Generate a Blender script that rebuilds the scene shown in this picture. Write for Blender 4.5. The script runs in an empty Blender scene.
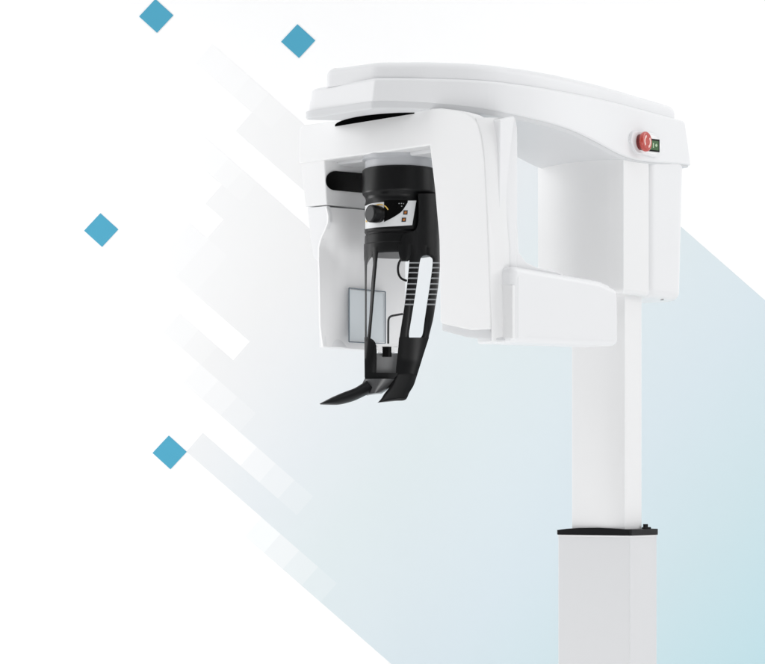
import bpy, bmesh, math
from mathutils import Vector
# ---------------------------------------------------------------- camera model
F, CX, HY, CD, ZC = 2300.0, 382.5, 490.0, 5.0, 1.3      # focal (px), centre x, horizon row, camera distance, camera height
scene = bpy.context.scene
COL = scene.collection

def ray(px, py, D):
    return Vector(((px-CX)/F*D, D-CD, ZC+(HY-py)/F*D))
def onplane(px, py, p0, d):
    k = (px-CX)/F
    t = (k*(p0[1]+CD)-p0[0])/(d[0]-k*d[1])
    D = p0[1]+t*d[1]+CD
    return ray(px, py, D)
def oncyl(px, py, c, r):
    k = (px-CX)/F            # x = k*D, y = D-CD
    A = k*k+1; B = -2*(k*c[0]+(c[1]+CD)); Cc = c[0]**2+(c[1]+CD)**2-r*r
    disc = max(B*B-4*A*Cc, 0)
    return ray(px, py, (-B-math.sqrt(disc))/(2*A))

# ---------------------------------------------------------------- materials
def lin(c):
    c = c/255.0
    return c/12.92 if c <= .04045 else ((c+.055)/1.055)**2.4
def rgb(r, g, b, k=1.0): return (lin(r)*k, lin(g)*k, lin(b)*k, 1)
def mat(name, col, rough=.4, spec=.5, metal=0, bump=0, scale=300, coat=0, emit=None, alpha=1, tint=0):
    m = bpy.data.materials.new(name); m.use_nodes = True
    nt = m.node_tree; p = nt.nodes['Principled BSDF']
    p.inputs['Base Color'].default_value = col if len(col) == 4 else (*col, 1)
    p.inputs['Roughness'].default_value = rough
    p.inputs['Specular IOR Level'].default_value = spec
    p.inputs['Metallic'].default_value = metal
    p.inputs['Coat Weight'].default_value = coat
    p.inputs['Alpha'].default_value = alpha
    tc = nt.nodes.new('ShaderNodeTexCoord')
    n = nt.nodes.new('ShaderNodeTexNoise'); n.inputs['Scale'].default_value = scale; n.inputs['Detail'].default_value = 3
    nt.links.new(tc.outputs['Object'], n.inputs['Vector'])
    mr = nt.nodes.new('ShaderNodeMapRange')
    mr.inputs['To Min'].default_value = max(0, rough-.05); mr.inputs['To Max'].default_value = rough+.05
    nt.links.new(n.outputs['Fac'], mr.inputs['Value']); nt.links.new(mr.outputs['Result'], p.inputs['Roughness'])
    if bump:
        b = nt.nodes.new('ShaderNodeBump'); b.inputs['Strength'].default_value = bump; b.inputs['Distance'].default_value = .0006
        nt.links.new(n.outputs['Fac'], b.inputs['Height']); nt.links.new(b.outputs['Normal'], p.inputs['Normal'])
    if emit:
        p.inputs['Emission Color'].default_value = emit[0]; p.inputs['Emission Strength'].default_value = emit[1]
    return m
WHITE = mat('white_plastic', (.80, .805, .815), .38, .4, bump=.12, scale=500)
WHITE2 = mat('warm_white_plastic', (.81, .812, .815), .42, .4, bump=.12, scale=500)
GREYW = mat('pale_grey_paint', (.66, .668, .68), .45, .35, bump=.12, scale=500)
SILVER = mat('light_grey_paint', (.69, .695, .705), .42, .35, bump=.12, scale=500)
LGREY = mat('cool_grey_plastic', (.47, .48, .50), .3, .5, bump=.1, scale=400)
BLACK = mat('black_plastic', (.0045, .0047, .0052), .34, .22, bump=.15, scale=700)
GLOSSB = mat('gloss_black', (.0015, .0015, .0015), .3, .1)
DGREY = mat('dark_grey_plastic', (.03, .031, .033), .35, .3)
MGREY = mat('mid_grey_plastic', (.33, .333, .338), .3, .5)
RIB = mat('grey_rubber_rib', (.30, .31, .32), .5, .4)
RED = mat('red_plastic', (.50, .045, .03), .25, .6, coat=.5)
PINK = mat('white_arrow_paint', (.85, .6, .56), .4, .4)
DRED = mat('dark_red_plastic', (.16, .01, .01), .35, .5)
GREEN = mat('green_label', (.02, .10, .015), .3, .5)
LGREEN = mat('pale_green_print', (.45, .6, .4), .4, .4)
ORANGE = mat('orange_lamp', (.40, .13, .02), .35, .5, emit=((1, .3, .04, 1), .05))
YELLOW = mat('yellow_print', (.75, .5, .12), .4, .4)
PRINT = mat('pale_print', (.35, .36, .37), .4, .4)
PANE = mat('tinted_window', (.74, .79, .82), .15, .5)
FRAME = mat('slate_blue_edge', (.13, .17, .205), .4, .5)

# ---------------------------------------------------------------- mesh helpers
def finish(bm, name, m, parent=None, smooth=38, mats=None):
    bmesh.ops.recalc_face_normals(bm, faces=bm.faces)
    me = bpy.data.meshes.new(name); 
    for f in bm.faces: f.smooth = True
    bm.to_mesh(me); bm.free()
    for mm in (mats or [m]): me.materials.append(mm)
    try: me.set_sharp_from_angle(angle=math.radians(smooth))
    except Exception: pass
    o = bpy.data.objects.new(name, me); COL.objects.link(o)
    wn = o.modifiers.new('weighted_normal', 'WEIGHTED_NORMAL'); wn.keep_sharp = True; wn.weight = 60
    if parent is not None: o.parent = parent
    return o
def fillet(pts, n=8):
    """pts (x,y[,r]) -> rounded outline"""
    out = []; N = len(pts)
    for i, p in enumerate(pts):
        r = p[2] if len(p) > 2 else 0
        P = Vector(p[:2])
        if r <= 0: out.append(tuple(P)); continue
        A = Vector(pts[i-1][:2]); B = Vector(pts[(i+1) % N][:2])
        a = (A-P); b = (B-P); la, lb = a.length, b.length
        a.normalize(); b.normalize()
        ang = math.acos(max(-1, min(1, a.dot(b))))
        d = min(r/math.tan(ang/2), la*.49, lb*.49)
        s = P+a*d; e = P+b*d
        for k in range(n+1):
            t = k/n
            out.append(tuple(s*(1-t)**2+P*2*t*(1-t)+e*t*t))
    return out
def catmull(pts, n=8):
    out = []
    for i in range(len(pts)-1):
        p0 = Vector(pts[max(i-1, 0)]); p1 = Vector(pts[i]); p2 = Vector(pts[i+1]); p3 = Vector(pts[min(i+2, len(pts)-1)])
        for k in range(n):
            t = k/n
            out.append(tuple(.5*((2*p1)+(-p0+p2)*t+(2*p0-5*p1+4*p2-p3)*t*t+(-p0+3*p1-3*p2+p3)*t**3)))
    out.append(tuple(pts[-1])); return out
def prism_bm(pts, vec, bev=0, seg=4, bev2=None, **k):
    """solid of a planar outline pushed along vec, both rims rounded by bev (first cap) and bev2 (second cap)"""
    vec = Vector(vec); n3 = vec.normalized(); P = [Vector(p) for p in pts]
    bev2 = bev if bev2 is None else bev2; bmax = max(bev, bev2)
    o = P[0]; e1 = (P[1]-P[0]); e1 -= n3*e1.dot(n3)
    far = max(P, key=lambda p: (p-o).length); e1 = far-o; e1 -= n3*e1.dot(n3); e1.normalize(); e2 = n3.cross(e1)
    q = [Vector(((p-o).dot(e1), (p-o).dot(e2))) for p in P]; h = [(p-o).dot(n3) for p in P]
    c = [(a, b) for i, (a, b) in enumerate(zip(q, h)) if (a-q[i-1]).length > 2e-4]
    if sum(a.x*b.y-b.x*a.y for (a, _), (b, _) in zip(c, c[1:]+c[:1])) < 0: c.reverse()
    if bmax > 0:                                        # round the corners that are still sharp
        out = []; N_ = len(c)
        for i in range(N_):
            A, B, D = c[i-1], c[i], c[(i+1) % N_]
            u = (B[0]-A[0]); v = (D[0]-B[0]); ang = abs(u.angle(v))
            conv = u.x*v.y-u.y*v.x > 0
            if ang < math.radians(25) or not conv: out.append(B); continue
            d = min(bmax*1.2*math.tan(ang/2), u.length*.45, v.length*.45)
            s_ = B[0]-u.normalized()*d; f_ = B[0]+v.normalized()*d
            hs_ = B[1]+(A[1]-B[1])*d/u.length; hf = B[1]+(D[1]-B[1])*d/v.length
            for t in [j/5 for j in range(6)]:
                out.append((s_*(1-t)**2+B[0]*2*t*(1-t)+f_*t*t, hs_*(1-t)**2+B[1]*2*t*(1-t)+hf*t*t))
        c = out
    N_ = len(c); L = vec.length
    nr = []
    for i in range(N_):
        u = (c[i][0]-c[i-1][0]).normalized(); v = (c[(i+1) % N_][0]-c[i][0]).normalized()
        m = Vector((-u.y-v.y, u.x+v.x)); m.normalize(); cs = max(.45, m.dot(Vector((-u.y, u.x)))); nr.append(m/cs)
    def ring(d):
        r = [c[i][0]+nr[i]*d for i in range(N_)]
        if d > 0:
            for _ in range(12):
                bad = False
                for i in range(N_):
                    j = (i+1) % N_
                    if (r[j]-r[i]).dot(c[j][0]-c[i][0]) < 0:
                        m = (r[i]+r[j])/2; r[i] = m.copy(); r[j] = m.copy(); bad = True
                if not bad: break
        return r
    prof = []
    if bev > 0: prof += [(bev*(1-math.sin(math.pi/2*t/seg)), bev*(1-math.cos(math.pi/2*t/seg))) for t in range(seg)]
    prof += [(0, bev), (0, L-bev2)]
    if bev2 > 0: prof += [(bev2*(1-math.cos(math.pi/2*t/seg)), L-bev2+bev2*math.sin(math.pi/2*t/seg)) for t in range(1, seg+1)]
    bm = bmesh.new(); rings = []
    for d, z in prof:
        r = ring(d)
        rings.append([bm.verts.new(o+e1*r[i].x+e2*r[i].y+n3*(c[i][1]+z)) for i in range(N_)])
    for a, b in zip(rings, rings[1:]):
        for i in range(N_): bm.faces.new((a[i], a[(i+1) % N_], b[(i+1) % N_], b[i]))
    bm.faces.new(list(reversed(rings[0]))); bm.faces.new(rings[-1])
    bmesh.ops.remove_doubles(bm, verts=bm.verts, dist=1e-6)
    bmesh.ops.dissolve_degenerate(bm, edges=bm.edges, dist=1e-6)
    return bm
def prism(name, pts, vec, m, parent, bev=0, seg=4, **k):
    return finish(prism_bm(pts, vec, bev, seg, **k), name, m, parent)
def cyl_bm(c, axis, r, h, n=48, bev=0, bm=None, seg=3):
    b2 = bmesh.new(); axis = Vector(axis).normalized()
    up = Vector((0, 0, 1)) if abs(axis.z) < .9 else Vector((1, 0, 0))
    e1 = axis.cross(up).normalized(); e2 = axis.cross(e1)
    pts = [Vector(c)+(e1*math.cos(t)+e2*math.sin(t))*r for t in [2*math.pi*i/n for i in range(n)]]
    b2.free(); return prism_bm(pts, axis*h, bev, seg)
def lathe_bm(c, prof, n=72):
    bm = bmesh.new(); rings = []
    for r, z in prof:
        rings.append([bm.verts.new((c[0]+r*math.cos(2*math.pi*i/n), c[1]+r*math.sin(2*math.pi*i/n), z)) for i in range(n)])
    for a, b in zip(rings, rings[1:]):
        for i in range(n): bm.faces.new((a[i], a[(i+1) % n], b[(i+1) % n], b[i]))
    bm.faces.new(rings[0]); bm.faces.new(list(reversed(rings[-1])))
    return bm
def tube_bm(pts, r, n=12):
    bm = bmesh.new(); rings = []; P = [Vector(p) for p in pts]
    for i, p in enumerate(P):
        t = (P[min(i+1, len(P)-1)]-P[max(i-1, 0)]).normalized()
        s = t.cross(Vector((.1, 1, .05))).normalized(); u = t.cross(s)
        rings.append([bm.verts.new(p+(s*math.cos(a)+u*math.sin(a))*r) for a in [2*math.pi*k/n for k in range(n)]])
    for a, b in zip(rings, rings[1:]):
        for i in range(n): bm.faces.new((a[i], a[(i+1) % n], b[(i+1) % n], b[i]))
    bm.faces.new(rings[0]); bm.faces.new(list(reversed(rings[-1])))
    return bm
def ribbon_bm(L, R, fn, thick, rows=5, cols=6, bm=None, bulge=0, smoothed=True, edge=0):
    """closed solid between outlines L and R (pixel pairs), front surface at fn(px,py)"""
    if smoothed: L = catmull([(*p, 0) for p in L], rows); R = catmull([(*p, 0) for p in R], rows)
    own = bm is None; bm = bm or bmesh.new()
    F_, B_ = [], []
    for l, r in zip(L, R):
        fr, bk = [], []
        for j in range(cols+1):
            t = j/cols; x = l[0]*(1-t)+r[0]*t; y = l[1]*(1-t)+r[1]*t
            q = fn(x, y); roll = (1-(2*t-1)**4)
            q = q+Vector((0, -bulge*(1-(2*t-1)**2)+edge*(1-roll), 0))
            fr.append(bm.verts.new(q)); bk.append(bm.verts.new(q+Vector((0, max(thick-2*edge*(1-roll), thick*.3), 0))))
        F_.append(fr); B_.append(bk)
    n = len(F_)-1
    for i in range(n):
        for j in range(cols):
            bm.faces.new((F_[i][j], F_[i][j+1], F_[i+1][j+1], F_[i+1][j]))
            bm.faces.new((B_[i][j], B_[i+1][j], B_[i+1][j+1], B_[i][j+1]))
        bm.faces.new((F_[i][0], F_[i+1][0], B_[i+1][0], B_[i][0]))
        bm.faces.new((F_[i][-1], B_[i][-1], B_[i+1][-1], F_[i+1][-1]))
    for j in range(cols):
        bm.faces.new((F_[0][j], B_[0][j], B_[0][j+1], F_[0][j+1]))
        bm.faces.new((F_[-1][j], F_[-1][j+1], B_[-1][j+1], B_[-1][j]))
    return bm
def join(bms):
    out = bmesh.new()
    for b in bms:
        me = bpy.data.meshes.new('tmp'); b.to_mesh(me); b.free(); out.from_mesh(me); bpy.data.meshes.remove(me)
    return out
def tag(o, label=None, cat=None, group=None, kind=None):
    if label: o['label'] = label
    if cat: o['category'] = cat
    if group: o['group'] = group
    if kind: o['kind'] = kind
    return o

# ---------------------------------------------------------------- the machine
root = bpy.data.objects.new('dental_xray_machine', None); COL.objects.link(root)
tag(root, 'tall white dental x-ray machine with a curved overhead arm, black head support and square column', 'x-ray machine')
Z = lambda h: ZC+h
def interp(x, tab):
    if x <= tab[0][0]: return tab[0][1]
    for (a, b), (c, d) in zip(tab, tab[1:]):
        if x <= c:
            t = (x-a)/(c-a); return b+(d-b)*t
    return tab[-1][1]
def sm_interp(x, tab, w=.05):
    return sum(interp(x+d*w, tab) for d in (-1.5, -1, -.5, 0, .5, 1, 1.5))/7

# overhead arm plan: near side curve, then the far side
near = [(-.030, 0.0), (.077, .003), (.213, .030), (.310, .088), (.413, .175), (.520, .290), (.638, .446), (.760, .615)]
def arm_plan(ins=0.0, ext=0.0):
    c = [Vector(p) for p in catmull(near, 6)]
    fr = []; rr = []
    for i, p in enumerate(c):
        t = (c[min(i+1, len(c)-1)]-c[max(i-1, 0)]).normalized()
        nrm = Vector((t.y, -t.x))
        w = .238+.024*min(1, i/20)
        fr.append(p-nrm*ins)
        rr.append(p+Vector((-.707, .707))*w+nrm*ins*1.2)
    # trim both ends by ins
    d0 = Vector((.62, .78))
    fr = [p for i, p in enumerate(fr)]
    e = Vector((.574, .819))*ins
    fr[-1] = fr[-1]-e; rr[-1] = rr[-1]-e
    k0 = 1 if ins < .01 else 1.7
    fr[0] = fr[0]+Vector((.8, .25))*ins; rr[0] = rr[0]+Vector((.8, .3))*ins*k0+Vector((.7, -.7))*(0 if ins < .01 else .045)
    pts = [(fr[0].x, fr[0].y, .010 if ins < .01 else .06)]+[(p.x, p.y) for p in fr[2 if ins < .01 else 7:-1 if ins < .01 else -4]]+[(fr[-1].x, fr[-1].y, .012 if ins < .01 else .06)]
    pts += [(rr[-1].x, rr[-1].y, .02 if ins < .01 else .06)]+[(p.x, p.y) for p in reversed(rr[6:-1])]+[(rr[0].x, rr[0].y, .05 if ins < .01 else .10)]
    return fillet(pts, 10)
ZB = [(-.3, .839), (.08, .8386), (.3185, .826), (.588, .812), (.735, .794), (.86, .775), (.95, .768), (1.08, .771), (1.32, .786)]
def slab(plan, z0, z1, bev, dz, seg=5, topbev=None):
    bm = prism_bm([(x, y, Z(z0)) for x, y in plan], (0, 0, z1-z0), bev, seg, topbev or bev)
    for k in range(-8, 60):
        U = k*.03
        g = list(bm.verts)+list(bm.edges)+list(bm.faces)
        bmesh.ops.bisect_plane(bm, geom=g, plane_co=(U, 0, 0), plane_no=(.7071, .7071, 0))
    mid = Z((z0+z1)/2)
    for v in bm.verts:
        dlow, dtop = dz(v.co.x+v.co.y)
        v.co.z += dlow if v.co.z < mid else dtop
    return bm
BASE = .839
bm = slab(arm_plan(.004), BASE+.006, .900, .004, lambda U: (sm_interp(U, ZB)-BASE, 0), topbev=.009)
# the side leans in a little towards the top
for v in bm.verts:
    f = max(0, (v.co.z-Z(.80))/.1)
    v.co.x += (.30-v.co.x)*.036*f; v.co.y += (.33-v.co.y)*.036*f
arm = finish(bm, 'overhead_arm', WHITE, root, 30)
DROP = [(-.3, .0075), (.05, .0065), (.3, .003), (.5, .002), (.85, .002), (1.02, -.003), (1.5, -.003)]
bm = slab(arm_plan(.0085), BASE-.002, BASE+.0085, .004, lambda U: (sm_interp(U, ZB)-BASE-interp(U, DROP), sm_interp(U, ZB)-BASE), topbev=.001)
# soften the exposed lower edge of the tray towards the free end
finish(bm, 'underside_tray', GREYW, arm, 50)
bm = slab(arm_plan(.024), .896, .938, .001, lambda U: (0, interp(U, [(-.2, 0), (.5, .002), (1.3, -.004)])), topbev=.020, seg=8)
finish(bm, 'top_cover', WHITE, arm, 40)

_g = Vector(onplane(374, 150, (.205, -.086), (-.7071, .7071))[:2])+Vector((.7071, .7071))*.155
finish(cyl_bm((_g.x, _g.y, Z(.8262)), (0, 0, 1), .200, .0034, 96), 'gap_shade_disc', mat('painted_gap_shade', (.002, .002, .002), .9, .0), arm)  # black disc painting in the shade of the gap between arm and gantry
# emergency stop bezel on the arm side
P0 = (.618, .4185); TD = (.591, .807); NRM = Vector((.807, -.591, 0)).normalized()
def sidepts(px_pts, off=0.0):
    p0 = (P0[0]+NRM.x*off, P0[1]+NRM.y*off)
    return [onplane(x, y, p0, TD) for x, y in px_pts]
OFF = .001
bez = fillet([(633, 130.5, 6), (657, 133, 8), (665.5, 146, 8), (659, 158, 6), (636, 152.5, 7), (631.5, 140, 6)], 6)
prism('button_bezel', sidepts(bez, OFF), -NRM*.02, WHITE, arm, .0022, 4)
inn = fillet([(637, 133.5, 6), (656, 135.5, 7), (662, 146, 7), (657, 155, 5), (640, 151, 6)], 6)
prism('button_plate', sidepts(inn, OFF+.0012), -NRM*.004, mat('bright_white', (.9, .9, .9), .4), arm, .0006, 2)
prism('label_frame', sidepts([(649, 138.3), (659.6, 139.6), (659.6, 152.2), (649, 151)], OFF+.0026), -NRM*.002, GLOSSB, arm)
prism('green_label', sidepts([(650.3, 140.2), (658.6, 141.2), (658.6, 150.4), (650.3, 149.4)], OFF+.0034), -NRM*.001, GREEN, arm)
bm = join([prism_bm(sidepts([(653, 142.8), (653.9, 142.9), (653.9, 147.8), (653, 147.7)], OFF+.0041), -NRM*.0008),
           prism_bm(sidepts([(656.4, 143.6), (657.6, 145.4), (656.4, 147.2), (655.2, 145.2)], OFF+.0041), -NRM*.0008)])
finish(bm, 'label_print', LGREEN, arm)
bc = onplane(639.8, 142.2, P0, TD)
rb = 10.0*5.42/F
finish(cyl_bm(bc+NRM*.0005, NRM, rb*.80, .014, bev=.001), 'button_stem', DRED, arm)
bm = cyl_bm(bc+NRM*.010, NRM, rb, .011, bev=.0045, seg=5)
finish(bm, 'stop_button', RED, arm)
# turn arrows on the button face
ax = NRM; e1 = Vector((0, 0, 1)); e2 = ax.cross(e1)
bms = []
for a0 in (20, 200):
    pts = []
    for k in range(13):
        a = math.radians(a0+k*9.5); pts.append(bc+ax*.0213+(e1*math.cos(a)+e2*math.sin(a))*rb*.66)
    for k in range(12, -1, -1):
        a = math.radians(a0+k*9.5); pts.append(bc+ax*.0213+(e1*math.cos(a)+e2*math.sin(a))*rb*.44)
    bms.append(prism_bm(pts, -ax*.001))
finish(join(bms), 'turn_arrows', PINK, arm)
# ---------------- carriage
def plan_prism(name, plan, z0, z1, m, parent, bev, seg=4, **k):
    return prism(name, [(x, y, Z(z0)) for x, y in plan], (0, 0, z1-z0), m, parent, bev, seg, **k)
N = Vector((.562, .362)); U55 = Vector((.60, .80)); V55 = Vector((-.80, .60))
Rr = N+U55*.305; Ll = Vector((.374, .548))
Sm = N+U55*.125                                  # seam
scoop = catmull([(N.x, N.y), (.540, .3655), (.513, .374), (.463, .408), (.412, .463), (.373, .528)], 7)
scoop = [s[:2] for s in scoop]
body = [tuple(Sm)]+[]
pl = [(Sm.x, Sm.y), (Sm.x-.12, Sm.y+.1)]
carr = plan_prism('carriage', fillet([(p[0], p[1]) for p in scoop]+[(Ll.x+.06, Ll.y+.09, .03), (Sm.x-.15, Sm.y+.11), (Sm.x, Sm.y)][0:3], 6), .459, .79, WHITE2, root, .012, 5, bev2=.002)
cover_ = plan_prism('carriage_cover', fillet([(Sm.x+.0008, Sm.y+.0005), (Rr.x, Rr.y, .045), (Rr.x-.15, Rr.y+.11, .03), (Sm.x-.15, Sm.y+.112)], 8), .4575, .79, WHITE, carr, .022, 7, bev2=.002)
for v in cover_.data.vertices:                       # slight taper towards the bottom
    f = (Z(.79)-v.co.z)/.33*max(0, (v.co.x-Sm.x)*.6+(v.co.y-Sm.y)*.8)/.157
    v.co.x -= .016*f*.6; v.co.y -= .016*f*.8
cf = onplane(662, 296, (Rr.x-.09, Rr.y-.07), (1, 0))
finish(cyl_bm((cf.x, cf.y, Z(.4567)), (0, 0, 1), .0042, .006, 16), 'latch_pin', MGREY, carr)
# ---------------- column
N2 = Vector((.569, .40))
sc2 = [p[:2] for p in catmull([(N2.x, N2.y), (.552, .407), (.530, .4195), (.502, .441), (.474, .464), (.4515, .482)], 5)]
R2 = N2+Vector((.574, .819))*.084
post = plan_prism('upper_column', sc2+[(.478, .545), (R2.x, R2.y)], -.115, .5, WHITE2, root, .003, 3)
# right-hand guide strip
L3 = Vector((.419, .492)); N3 = Vector((.579, .380)); R3 = Vector((.655, .4885))
def colplan(o): 
    u = Vector((.574, .819)); v = Vector((-.819, .574))
    return [N3-u*o-v*o, R3+u*o-v*o, Vector((.493, .603))+u*o+v*o, L3-u*o+v*o]
low = plan_prism('lower_column', fillet([(p.x, p.y, .003) for p in colplan(0)], 3), -1.3, -.1085, SILVER, root, .0018, 3)
plan_prism('top_rim_highlight', fillet([(p.x, p.y, .003) for p in colplan(.0006)], 3), -.1105, -.1065, mat('painted_rim_highlight', (.9, .9, .9), .3), low, .001, 2)  # thin lip, its brighter white painting in the bevel highlight
bm = prism_bm([(x, y, Z(-.1065)) for x, y in fillet([(p.x, p.y, .006) for p in colplan(.003)], 4)], (0, 0, .011), .0)
for k in range(1, 16):
    g = list(bm.verts)+list(bm.edges)+list(bm.faces)
    bmesh.ops.bisect_plane(bm, geom=g, plane_co=(L3.x+(N3.x-L3.x)*k/16, L3.y+(N3.y-L3.y)*k/16, 0), plane_no=(.819, -.574, 0))
for v in bm.verts:
    if v.co.z > Z(-.10):
        t = ((v.co.x-L3.x)*.819-(v.co.y-L3.y)*.574)/.195
        t = max(0, min(1, t)); v.co.z += interp(t, [(0, 0), (.12, .003), (.3, .0055), (.55, .0065), (.8, .005), (.97, .003), (1, .003)])
collar = finish(bm, 'column_collar', BLACK, root, 30)
cc = ray(649, 529.5, 5.46)
bm = join([prism_bm([(cc.x-.012, cc.y-.012, Z(-.099)), (cc.x+.006, cc.y-.012+.02, Z(-.099)), (cc.x+.001, cc.y+.02, Z(-.099)), (cc.x-.017, cc.y, Z(-.099))], (0, 0, .011), .001, 2),
           cyl_bm((cc.x-.008, cc.y+.002, Z(-.09)), (0, 0, 1), .006, .009, 16)])
finish(bm, 'latch', BLACK, collar)

# ---------------- rotating gantry
G0 = Vector((.205, -.086)); GV = Vector((-.7071, .7071)); GU = Vector((.7071, .7071)); GU3 = Vector((.7071, .7071, 0)); GV3 = Vector((-.7071, .7071, 0))
def fp(pts, off=0.0):
    p0 = G0+GU*off
    return [onplane(x, y, p0, GV) for x, y in pts]
shell = fillet([(299, 125.5, 8), (352, 118.6), (415, 109.2), (440, 108), (456, 110), (466, 112.6), (473, 116.4), (478, 123.5), (481.6, 137), (484.7, 160), (486.3, 190), (488.5, 240),
                (490.5, 300), (491, 329, 4), (470, 330), (440, 323.5, 4), (438.8, 240), (434.5, 190), (429.3, 145.5), (366, 154.5), (299, 163.5)], 8)
gant = finish(join([prism_bm(fp(shell), GU3*.045, .004, 5)]), 'rotating_gantry', WHITE2, root, 40)
# the crossbar goes deeper than its front shell
back = fillet([(301, 131, 6), (352, 122), (415, 112.5), (440, 111.5), (458, 113.5), (468, 117.5), (474, 125), (478.5, 140), (482, 165), (486, 240), (489, 300), (489.5, 328), (467, 331), (442, 326), (440.5, 240), (436.5, 190), (431, 149), (366, 157.5), (301, 166)], 6)
pb = fp(back, .0)
pb = [p+GU3*.044 for p in pb]
finish(prism_bm(pb, GU3*.062, .004, 4), 'gantry_rear_cover', WHITE, gant, 40)
# tube side: leg rear and the long tube housing, traced on its side plane
A0 = Vector(fp([(489.5, 240)])[0][:2])
S0 = Vector((A0.x, A0.y))
def sp(pts, off=0.0):
    p0 = S0-GV*off
    return [onplane(x, y, p0, GU) for x, y in pts]
leg = fillet([(501, 119), (516.3, 115.5), (516.8, 130), (517, 236), (521, 252), (528, 262), (540, 267.5), (558, 270.5), (566, 275), (600, 281),
              (612, 286, 5), (612, 342), (530, 344), (500, 342.8), (499, 341)], 6)
bm = prism_bm([p+GV3*.004 for p in sp(leg)], GV3*.06, .004, 4)
tube = finish(bm, 'tube_head', WHITE, gant, 40)
# ruled side wall between the front shell's edge and the rear edge, in two panels with a seam
FE = [(118, 478.6), (124, 481.6), (145, 484.9), (240, 488.9), (300, 490.9), (330, 491.4), (341, 491.8)]
SE = [(118, 498.6), (130, 500.5), (207, 507), (253, 509.5), (341, 510)]
FE = [(y, 486.4+(y-190)*.038-8.0*math.exp(-(y-118)/16)) for y in range(112, 346, 3)]
SE = [(y, min(509.8, 499+(y-121)*.083)) for y in range(112, 346, 3)]
def side_fn(x, y, out=0.0):
    A = fp([(interp(y, FE), y)])[0]+GU3*.0015; B = sp([(517.3, y)])[0]
    return onplane(x, y, A[:2], (B-A).normalized()[:2])+(-GV3)*out
ys_ = [117.5+i*224/24 for i in range(25)]
finish(ribbon_bm([(interp(y, FE)+.1, y) for y in ys_], [(interp(y, SE)-.15, y) for y in ys_], side_fn, .03, 1, 8, smoothed=False, edge=.0008), 'side_panel', WHITE2, gant, 40)
finish(ribbon_bm([(interp(y, SE)+.15, y) for y in ys_], [(517.4-2.2*math.exp(-(y-117.5)/5), y) for y in ys_], lambda x, y: side_fn(x, y, -.0006), .03, 1, 8, smoothed=False, edge=.0012), 'side_panel', WHITE, gant, 40)

# underside wedge of the tube head
und = [(441, 329.5), (467, 338), (497, 341), (490, 327), (447, 322)]
prism('bottom_cover', fp([(441.5, 322), (490, 327), (497, 341), (467, 337.5), (441.5, 330.5)], .012), GU3*.13, GREYW, gant, .004, 3)
BO = .034
box = [(513.5, 265.5), (600, 280.8), (619, 290), (619.5, 346), (513.5, 342.5)]
hous = prism('tube_housing', sp(box, BO), GV3*.10, WHITE, gant, .014, 7)
# end of the housing: plate and seam line
q = sp([(513.5, 283), (513.5, 338.5)], BO)
def endpt(w, y, off=0):   # a point on the housing's near end face, w metres inwards
    b = sp([(513.5, y)], BO)[0]
    return b+GV3*w-GU3*off
prism('end_plate', [endpt(.002, 285, .001), endpt(.034, 283.5, .001), endpt(.034, 337, .001), endpt(.002, 338.5, .001)], GU3*.01, WHITE2, hous, .0015, 2)
prism('end_cover', fillet([(515.5, 268, 4), (526.5, 272, 2), (526.5, 341.5), (515.5, 341)], 4) and
      sp(fillet([(518, 275, 4), (526.5, 277), (526.5, 338.5), (518, 338)], 4), BO+.0008), GV3*.01, WHITE, hous, .001, 2)

# ---------------- sensor head
up = [(299.5, 161), (323.5, 158), (326, 204.6), (304, 206.8)]
s_up = finish(prism_bm([p+GU3*.003 for p in fp(up)], GU3*.285, .003, 3), 'sensor_head', WHITE2, gant, 40)
lo = fillet([(305.8, 207.8), (325.5, 205.6), (328, 213), (328.3, 222, 8), (322, 236), (318.5, 248, 8), (319.2, 275), (320, 325), (322.8, 346.5, 2), (318.2, 348.6),
             (316.6, 262), (311.8, 256, 2), (308.5, 232)], 6)
slim = fillet([(306.5, 208.5), (317, 207), (317, 248), (317.8, 275), (318.8, 325), (321.5, 346.2), (318.4, 348), (317, 262.5), (312.4, 256.5, 2), (309, 232)], 6)
s_lo = finish(join([prism_bm([p+GU3*.004 for p in fp(lo)], GU3*.010, .0015, 3), prism_bm([p+GU3*.012 for p in fp(slim)], GU3*.252, .001, 2)]), 'sensor_housing', WHITE, gant, 50)
# inner face line of the sensor side (plane at a constant distance across the gantry)
I_up = Vector(fp([(325.2, 190)])[0][:2]); I_lo = Vector(fp([(319.2, 290)])[0][:2])
def ip(pts, base, off): 
    p0 = base-GV*off
    return [onplane(x, y, p0, GU) for x, y in pts]
slot = [(335.5-9.6*math.cos(a)*.95, 180.4-9.6*math.sin(a)) for a in [math.radians(90-180*k/16) for k in range(17)]]
slot = [(335.5-9.2*math.cos(math.radians(-90+180*k/16)), 180.6+9.7*math.sin(math.radians(-90+180*k/16))) for k in range(17)]+[(420, 198), (420, 178)]
prism('slot_window', ip(slot, I_up, .0015), GV3*.002, GLOSSB, s_up, 0)
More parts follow.
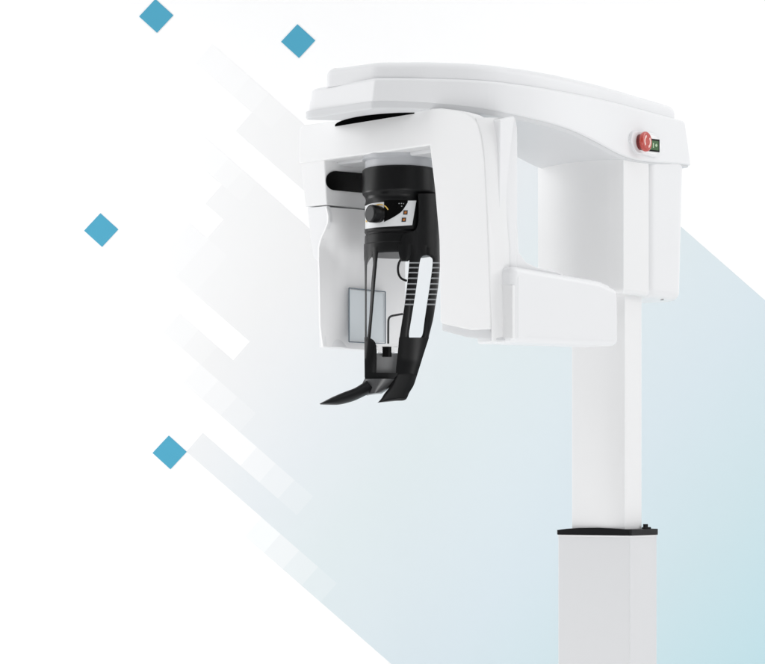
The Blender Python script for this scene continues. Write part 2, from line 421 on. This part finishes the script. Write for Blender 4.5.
# tapered inner bulkhead with its long scoop
def inner_face():
    """inner wall: flush with the head at the top, scooped back lower down, the scoop growing softer with depth"""
    bm = bmesh.new(); rows = []
    for j in range(61):
        y = 206.6+(346.4-206.6)*j/60
        row = []
        for i in range(41):
            s = i/40
            xc = interp(y, [(206, 326.2), (215, 328.2), (222, 328), (230, 325), (238, 321.3), (247, 319), (260, 318.9), (275, 319.4), (325, 320.2), (346, 322.8)])
            x = xc+.2+s*(405-xc)
            y0 = 219+4*s; H = 24+95*s
            t = max(0, min(1, (y-y0)/H)); S = 1-t*t*(3-2*t)
            lip = .005*(1/(1+math.exp(-(x-343-(y-230)*.02)/2.2)))
            offb = .004+.022*S+lip*(1-S); w_ = min(1, s/.2); w_ = w_*w_*(3-2*w_)
            p0 = I_lo-GV*(((xc-319.2)/325+.0006)*(1-w_)+offb*w_)
            row.append(bm.verts.new(onplane(x, y+(x-321)*.075, p0, GU)))
        rows.append(row)
    for a, b in zip(rows, rows[1:]):
        for i in range(40): bm.faces.new((a[i], a[i+1], b[i+1], b[i]))
    ext = bmesh.ops.extrude_face_region(bm, geom=list(bm.faces))
    bmesh.ops.translate(bm, vec=GV3*.005, verts=[v for v in ext['geom'] if isinstance(v, bmesh.types.BMVert)])
    return bm
finish(inner_face(), 'inner_panel', mat('inner_white_lightened', (.88, .88, .885), .4, .4, bump=.1, scale=500), s_lo, 60)  # same white as the shells, lightened to paint in light missing here
wp = [(349, 288.3), (385.3, 292), (385.3, 343.3), (349, 341.6)]
w0 = ip(wp, I_lo, .0235)
prism('sensor_window', ip([(350, 289.5), (384.4, 293.1), (384.4, 342.2), (350, 340.6)], I_lo, .0235), GV3*.004, PANE, s_lo)
bms = []
for a, b in (((349, 288), (385.3, 291.8)), ((385.3, 291.8), (385.3, 343.6)), ((385.3, 343.6), (349, 341.8)), ((349, 341.8), (349, 288))):
    A, B = ip([a, b], I_lo, .0262); bms.append(tube_bm([A, B], .0013, 8))
finish(join(bms), 'window_frame', FRAME, s_lo)

# ---------------- head support (black)
C0 = (.0385, .20); RR = .0845
CL = (.0400, .20)
zf = lambda y, r=RR, c=C0: Z((HY-y)/F*(CD+c[1]-r))
finish(lathe_bm(C0, [(.078, zf(166.5)), (.078, zf(157)), (.084, zf(155)), (.084, Z(.80))]), 'support_mount', LGREY, gant, 40)
prof = [(.070, zf(164.2)), (.0815, zf(164.6)), (.0840, zf(166)), (.0845, zf(168)), (.0848, zf(188)), (.0835, zf(190)), (.0805, zf(191.5)), (.0775, zf(193.5)),
        (.0765, zf(196)), (.0775, zf(199)), (.0790, zf(200.5)), (.0792, zf(201.5)), (.0792, zf(228.5)), (.0780, zf(229.3)), (.0765, zf(230.2)), (.0765, zf(231.4)), (.0785, zf(232.2)),
        (.0790, zf(240.6)), (.0784, zf(241)), (.0790, zf(241.5)), (.0790, zf(249.5)), (.0770, zf(251.5)), (.0700, zf(251.8))]
hs = finish(lathe_bm(C0, prof), 'head_support', BLACK, root, 28)
# wider shell on the patient's far side
WS = (.050, .198); WR = .083
onw = lambda x, y: oncyl(x, y, WS, WR)
finish(ribbon_bm([(418, 193.5), (418.6, 210), (418.2, 222), (415, 230), (404, 234), (401, 240), (401, 244), (404, 248)], [(441.5, 193.5), (441.5, 210), (441.6, 222), (441.7, 230), (441.8, 234), (441.8, 240), (441.8, 244), (441.8, 250)],
       lambda x, y: oncyl(min(x, 401+.0), y, WS, WR) if False else onw(min(x, 441.4), y), .02, 4, 14), 'side_shell', BLACK, hs)

# control panel (curved plate lying on the drum)
ond = lambda off: (lambda x, y: oncyl(x, y, C0, .0792+off))
def plate(name, top, bot, m, off, parent, cols=16, th=.002):
    return finish(ribbon_bm(top, bot, ond(off), th, 6, 4), name, m, parent)
finish(ribbon_bm([(365.0, 206), (372, 203.4), (385, 201.8), (400, 200.8), (416.3, 200.6)], [(365.0, 229), (375, 227.4), (388, 226.4), (400, 225.8), (412.2, 225)], ond(.0035), .004, 6, 6), 'control_panel', mat('panel_white', (.72, .73, .74), .35), hs)
finish(ribbon_bm([(384, 200.6), (390, 200.0), (396, 200.0), (402, 200), (408, 200)], [(384, 222), (390, 219), (396, 215.6), (402, 211), (407.6, 202.5)], ond(.0045), .003, 6, 5), 'display', GLOSSB, hs)
bms = []
for (x, y, w, h) in ((398.6, 203.0, 1.1, .8), (401.0, 203.0, 1.0, .8), (403.2, 203.2, .8, .8), (401.2, 205.6, 1.0, 1.0)):
    bms.append(ribbon_bm([(x, y), (x, y+h)], [(x+w, y), (x+w, y+h)], ond(.0052), .001, 1, 1, smoothed=False))
finish(join(bms), 'display_print', PRINT, hs)
for (x, y) in ((405.6, 212.4), (404.0, 219.6)):
    finish(ribbon_bm([(x-2.1, y-2.0), (x-2.5, y+2.2)], [(x+2.2, y-2.1), (x+1.8, y+2.1)], ond(.0046), .002, 1, 2, smoothed=False), 'button_frame', DGREY, hs)
    finish(ribbon_bm([(x-1.0, y-1.0), (x-1.3, y+1.2)], [(x+1.2, y-1.1), (x+.9, y+1.1)], ond(.0054), .002, 1, 2, smoothed=False), 'orange_button', ORANGE, hs)
kb = oncyl(380.5, 214.6, C0, .078); KA = Vector((-.80, -.60, .02)).normalized()
kr = 8.9*5.12/F
finish(join([cyl_bm(kb, KA, kr*.93, .012, bev=.001), cyl_bm(kb+KA*.008, KA, kr, .022, bev=.0035, seg=4)]), 'control_knob', BLACK, hs)
finish(cyl_bm(kb+KA*.0292, KA, kr*.80, .0015, bev=.0006, seg=2), 'knob_face', DGREY, hs)
# yellow scale marks round the knob
for a0, a1 in ((-35, 20), (28, 62)):
    L, R = [], []
    for k in range(8):
        a = math.radians(a0+(a1-a0)*k/7); cx, cy = 379.8, 214.4
        L.append((cx+9.9*math.sin(a), cy-10.6*math.cos(a))); R.append((cx+8.8*math.sin(a), cy-9.5*math.cos(a)))
    finish(ribbon_bm(L, R, ond(.0056), .001, 1, 1, smoothed=False), 'scale_mark', YELLOW, hs)
for y in (213.5, 220.5):
    finish(ribbon_bm([(365.6, y), (365.6, y+1.6)], [(366.8, y), (366.8, y+1.6)], ond(.0050), .001, 1, 1, smoothed=False), 'scale_mark', YELLOW, hs)

# fork and struts; depth follows the drum, then tapers inwards
def depth(x, y):
    base = oncyl(min(max(x, 364.8), 441.0), y, WS, .084) if x > 395 else oncyl(max(x, 364.6), y, C0, .0792)
    D = base.y+CD
    D = min(D, 5.20)
    if y > 300: D = D+(5.135-D)*min(1, (y-300)/60)
    return ray(x, y, D)
def strut(name, L, R, th=.014, bulge=.0, d=0, cols=5, m=BLACK, edge=.003):
    return finish(ribbon_bm(L, R, lambda x, y: depth(x, y)+Vector((0, d, 0)), th, 5, cols, bulge=bulge, edge=edge), name, m, hs, 50)
strut('fork_strut', [(424, 247), (425, 253.8), (430.4, 256.6), (432.8, 261.5), (430.2, 283), (427, 304), (424.6, 320), (422.6, 334), (419, 338.6), (413, 341)],
      [(439.5, 248), (440.0, 254.5), (440.1, 257), (440.0, 266), (438.4, 285), (435.6, 304), (433, 320), (429.5, 334), (428.6, 338.6), (427.6, 341)])
strut('fork_strut', [(407, 245), (408.2, 253), (409, 257), (409.2, 263), (407.3, 283), (404.7, 304), (402.2, 320), (400, 334), (399.2, 338.6), (399, 341)],
      [(430, 245), (428.8, 253.8), (422.4, 256.2), (419.9, 261.5), (417, 283), (413.8, 304), (411.2, 320), (409, 334), (410.2, 338.4), (415, 341)])
strut('fork_plate', [(399.1, 337.6), (397.6, 354), (396.2, 366), (395.6, 376), (392, 386), (389, 392)],
      [(429, 337.6), (423.4, 355), (420, 366), (416.8, 376), (412.6, 387), (409, 393)], .02, bulge=.004, cols=8)
ys = [263, 267.8, 272.8, 278.4, 284, 289.4, 294.4, 299.6, 304.6]
for LR in (([(433, 262), (430.2, 283), (427, 304)], [(440.0, 264), (438.4, 285), (435.6, 304)]), ([(409.2, 263), (407.3, 283), (404.7, 304)], [(419.8, 262), (417, 283), (413.8, 304)])):
    bms = []
    for y in ys:
        xl = interp(y, [(p[1], p[0]) for p in LR[0]]); xr = interp(y, [(p[1], p[0]) for p in LR[1]])
        bms.append(ribbon_bm([(xl, y-.75), (xl, y+.55)], [(xr, y-.75), (xr, y+.55)], lambda x, y: depth(x, y)+Vector((0, -.0022, 0)), .010, 1, 5, smoothed=False))
    finish(join(bms), 'grip_ribs', RIB, hs)
strut('hook_base', [(398, 244), (398.6, 251), (399.4, 256), (401, 261)], [(413, 244), (412.5, 252), (411, 257.5), (408, 261)], .014)
hk = [depth(x, y)+Vector((0, .01, 0)) for x, y in [p[:2] for p in catmull([(402.5, 257, 0), (399.2, 262, 0), (398.0, 268, 0), (398.8, 274, 0), (401.8, 278.3, 0), (407, 280.5, 0)], 5)]]
finish(tube_bm(hk, .0026), 'ear_hook', BLACK, hs)
strut('front_strut', [(363.9, 244), (363.9, 257), (364.5, 266), (364.9, 300), (364.8, 341)], [(374, 244), (373.2, 254), (368.2, 262), (366.9, 272), (366.7, 341)], .010, edge=.001)
strut('front_strut', [(372, 247), (372.6, 256), (373, 264), (371.4, 282), (369, 320), (366.6, 342)], [(378.8, 247), (377.8, 256), (376.6, 268), (375.2, 284), (372.2, 320), (370.2, 342)], .012, edge=.002)
strut('base_cheek', [(364.4, 337), (364.4, 350), (364.6, 377)], [(368.5, 337), (376.2, 345.2), (376.2, 377)], .02)
strut('base_bar', [(364.8, 372.8), (364.8, 379)], [(398, 372.8), (396.5, 379)], .045, d=-.002)
strut('base_back', [(374, 352.5), (374, 375)], [(400, 352.5), (400, 375)], .008, d=.03, m=MGREY)
strut('bite_socket', [(382.4, 345.5), (382.4, 356.5)], [(391.6, 345.5), (391.6, 356.5)], .02, d=.008, m=GLOSSB)
finish(join([ribbon_bm([(x0, y0), (x0, y1)], [(x1, y0), (x1, y1)], lambda x, y: depth(x, y)+Vector((0, .004, 0)), .02, 1, 2, smoothed=False)
             for x0, y0, x1, y1 in ((375.6, 343.6, 398, 346.4), (378, 346, 381.6, 352.4), (391.4, 346, 394.4, 352.4))]), 'bite_bracket', mat('bracket_white', (.8, .8, .8), .4), hs)
wr = [depth(x, y)+Vector((0, .015, 0)) for x, y in [p[:2] for p in catmull([(403, 313.4, 0), (396, 314.6, 0), (391, 315.8, 0), (388.8, 318.4, 0), (388.3, 324, 0), (388.2, 347, 0)], 6)]]
finish(tube_bm(wr, .0024), 'bite_rod', DGREY, hs)
# chin cup and the two hand grips
finish(ribbon_bm([(364.6, 379), (362.6, 383), (362.6, 388), (366.6, 394.6)], [(396, 379), (393, 383.5), (388, 388.5), (381.5, 392.6)],
                 lambda x, y: ray(x, y, 5.135), .06, 5, 12, bulge=.016), 'chin_cup', mat('satin_grey_plastic', (.07, .071, .073), .3, .5), hs, 60)
gd = lambda x, y: ray(x, y, 5.125-(372-x)*.0018)
bm = ribbon_bm([(366.5, 380.4), (361.5, 383.8), (354, 388.2), (344, 392), (333, 396.6), (325, 400.6), (319.4, 403.6)],
               [(375.5, 391.5), (367, 394.6), (359, 398.4), (351, 401.6), (339, 404.4), (328, 404.6), (320.4, 404.4)], gd, .022, 5, 8, bulge=.006, edge=.006)
finish(bm, 'hand_grip', BLACK, hs, 60)
gd2 = lambda x, y: ray(x, y, 5.136-.03*max(0, min(1, (y-374)/25)))
bm = ribbon_bm([(397, 372), (393, 381), (388.5, 388.5), (384.5, 393.5), (381, 399), (377.6, 402.6)],
               [(417.5, 374), (413.8, 385), (409.6, 392), (405.4, 399.6), (395, 400.8), (381, 402.2)], gd2, .02, 5, 8, bulge=.005, edge=.004)
finish(bm, 'hand_grip', BLACK, hs, 60)

# ---------------------------------------------------------------- backdrop with its printed graphic
BD = 8.2
wall = bmesh.new()
vs = [wall.verts.new((x, BD-CD+.0005, z)) for x, z in ((-8, 0), (8, 0), (8, 7), (-8, 7))]; wall.faces.new(vs)
WALL = mat('backdrop_white', (.985, .985, .985), .9, .0)
tag(finish(wall, 'backdrop', WALL), kind='structure')
fl = bmesh.new(); fl.faces.new([fl.verts.new(p) for p in ((-8, -9, 0), (8, -9, 0), (8, BD-CD+.0005, 0), (-8, BD-CD+.0005, 0))])
tag(finish(fl, 'floor', mat('floor_white', (.85, .85, .85), .8, .1)), kind='structure')
LUM = 1.09
E = (math.cos(math.radians(41.2)), math.sin(math.radians(41.2)))
O = (186.4, 451.6); W = 24.9
def st(s, t): return (O[0]+E[0]*s-E[1]*t, O[1]+E[1]*s+E[0]*t)
def grad_mat(name, k):
    m = mat(name, (.9, .9, .9), .9, 0); nt = m.node_tree; p = nt.nodes['Principled BSDF']
    tc = nt.nodes.new('ShaderNodeTexCoord'); dt = nt.nodes.new('ShaderNodeVectorMath'); dt.operation = 'DOT_PRODUCT'
    sc = F/BD
    dt.inputs[1].default_value = (E[0]*sc, 0, -E[1]*sc)
    mr = nt.nodes.new('ShaderNodeMapRange'); mr.inputs['From Min'].default_value = -300; mr.inputs['From Max'].default_value = 600
    cr = nt.nodes.new('ShaderNodeValToRGB'); cr.color_ramp.interpolation = 'LINEAR'
    stops = [(-270, (255, 255, 255)), (-180, (252, 252, 252)), (-100, (248, 248, 248)), (-45, (244, 244, 244)), (0, (241, 242, 243)), (90, (234, 239, 242)), (170, (229, 238, 240)),
             (245, (227, 237, 241)), (330, (223, 235, 241)), (450, (214, 233, 238)), (575, (202, 232, 239))]
    el = cr.color_ramp.elements
    for i, (s, c) in enumerate(stops):
        e = el[i] if i < 2 else el.new((s+300)/900)
        e.position = (s+300)/900
        c = tuple(v+(255-v)*(1-k) for v in c); e.color = tuple(min(.985, lin(v)/LUM+max(0, (v-251)/4)*.045) for v in c)+(1,)
    nt.links.new(tc.outputs['Object'], dt.inputs[0]); nt.links.new(dt.outputs['Value'], mr.inputs['Value'])
    nt.links.new(mr.outputs['Result'], cr.inputs['Fac']); nt.links.new(cr.outputs['Color'], p.inputs['Base Color'])
    return m
GM = {k: grad_mat('print_gradient_%d' % round(k*100), k) for k in (1, .16, .4, .62, .84)}
OW = ray(O[0], O[1], BD)
def sheet(name, quads, parent, k):
    bm = bmesh.new()
    ks = []
    for q, kk in quads:
        f = bm.faces.new([bm.verts.new(ray(x, y, BD)-OW) for x, y in q])
        if kk not in ks: ks.append(kk)
        f.material_index = ks.index(kk)
    o = finish(bm, name, None, parent, mats=[GM[x] for x in ks])
    return o
def quad(s0, s1, t0, t1): return [st(s0, t0), st(s1, t0), st(s1, t1), st(s0, t1)]
FAR = 900
# start of the full-strength print per row, rows counted upwards from row 1 (t 0..W)
full = {1: 200, 0: 0, -1: 125, -2: 27, -3: -46, -4: -25, -5: -98, -6: -98, -7: -125, -8: -149, -9: -149+25, -10: -30, -11: -174, -12: -149, -13: -60}
fades = {1: 100, -1: 25, -2: -73, -3: -146, -5: -198, -6: -198, -9: -199, -12: -249}
quads = []
for r, s0 in full.items():
    quads.append((quad(s0, FAR, (r-1)*W, r*W), 1))
quads.append((quad(0, FAR, -495, -14*W), 1))
pan = sheet('printed_panel', quads, None, 1); pan.location = OW
tag(pan, 'pale blue-grey diagonal colour field printed on the white backdrop behind the machine', 'backdrop graphic')
for r, s0 in fades.items():
    n = 4; L = (full[r]-s0)/n
    qs = [(quad(s0+i*L, s0+(i+1)*L, (r-1)*W, r*W), (.16, .4, .62, .84)[i]) for i in range(n)]
    sheet('fading_stripe', qs, pan, 1)
TEAL = mat('teal_print', (lin(88)/LUM, lin(172)/LUM, lin(202)/LUM), .9, 0)
def square(cx, cy, label):
    c = ray(cx, cy, BD)
    pts = [(-.8, -16.9), (17.1, -.6), (.8, 16.9), (-17.1, .6)]
    bm = prism_bm([ray(cx+x, cy+y, BD-.0015)-c for x, y in pts], (0, .001, 0))
    o = finish(bm, 'square_tile', TEAL); o.location = c
    tag(o, label, 'square', 'teal tilted squares on the backdrop')
square(156.2, 15.8, 'small teal tilted square highest up, touching the top edge of the picture')
square(298.2, 41.0, 'small teal tilted square just above the free end of the overhead arm')
square(101.2, 230.0, 'small teal tilted square farthest to the left, level with the black head support')
square(169.6, 452.4, 'small teal tilted square lowest of the four, at the tip of a pale grey stripe')

# ---------------------------------------------------------------- light
w = bpy.data.worlds.new('World'); scene.world = w; w.use_nodes = True
nt = w.node_tree; bg = nt.nodes['Background']
tc = nt.nodes.new('ShaderNodeTexCoord')
def dotn(v):
    d = nt.nodes.new('ShaderNodeVectorMath'); d.operation = 'DOT_PRODUCT'; d.inputs[1].default_value = Vector(v).normalized()
    nt.links.new(tc.outputs['Generated'], d.inputs[0]); return d.outputs['Value']
def mrng(v, a, b, c, d):
    m = nt.nodes.new('ShaderNodeMapRange'); m.interpolation_type = 'SMOOTHSTEP'
    for k, x in zip(('From Min', 'From Max', 'To Min', 'To Max'), (a, b, c, d)): m.inputs[k].default_value = x
    nt.links.new(v, m.inputs['Value']); return m.outputs['Result']
def add(a, b, op='ADD'):
    m = nt.nodes.new('ShaderNodeMath'); m.operation = op; nt.links.new(a, m.inputs[0])
    if isinstance(b, float): m.inputs[1].default_value = b
    else: nt.links.new(b, m.inputs[1])
    return m.outputs[0]
K = dict(base=.20, left=.15, right=.14, top=1.22, wash=64, lowl=5, lowr=34.5, side=31)
left = mrng(dotn((-1, -.4, .1)), .4, 1, .0, K['left'])
right = mrng(dotn((1, -.4, .1)), .4, 1, 0, K['right'])
tot = add(add(add(left, right), mrng(dotn((0, .1, 1)), .2, 1, 0, K['top'])), float(K['base']))
nt.links.new(tot, bg.inputs['Strength']); bg.inputs['Color'].default_value = (.985, .99, 1, 1)
def area(name, loc, tgt, sx, sy, e):
    l = bpy.data.lights.new(name, 'AREA'); l.shape = 'RECTANGLE'; l.size = sx; l.size_y = sy; l.energy = e
    o = bpy.data.objects.new(name, l); COL.objects.link(o); o.location = loc
    o.rotation_euler = (Vector(tgt)-Vector(loc)).to_track_quat('-Z', 'Y').to_euler()
area('added_wall_wash', (-4.2, .7, 3.9), (.6, 3.2, 2.9), 2.5, 3, K['wash'])  # unseen pair of lamps, added only to whiten the backdrop
area('added_wall_wash', (4.2, .7, 3.9), (-.6, 3.2, 2.9), 2.5, 3, K['wash'])
area('added_fill_low', (-1.6, -3.6, .5), (.1, .1, 2.0), 1.6, 1.2, K['lowl'])  # unseen lamp, added to lift the gantry front and undersides
area('added_fill_low', (1.7, -3.4, .6), (.1, .3, 1.9), 1.6, 1.2, K['lowr'])  # unseen lamp, added to lift the sensor's inner faces and the carriage
area('added_fill_side', (-2.9, 1.3, 1.5), (.5, .45, 1.8), 1.4, 1.2, K['side'])  # unseen lamp, added to brighten the carriage's left face

cam = bpy.data.cameras.new('camera'); co = bpy.data.objects.new('camera', cam); COL.objects.link(co)
co.location = (0, -CD, ZC); co.rotation_euler = (math.radians(90), 0, 0)
cam.sensor_width = 36; cam.sensor_fit = 'HORIZONTAL'; cam.lens = F/765*36; cam.shift_y = (HY-332)/765; cam.clip_end = 100; cam.clip_start = .1
scene.camera = co
scene.view_settings.view_transform = 'Standard'; scene.view_settings.look = 'None'
scene.view_settings.exposure = 0; scene.view_settings.gamma = 1
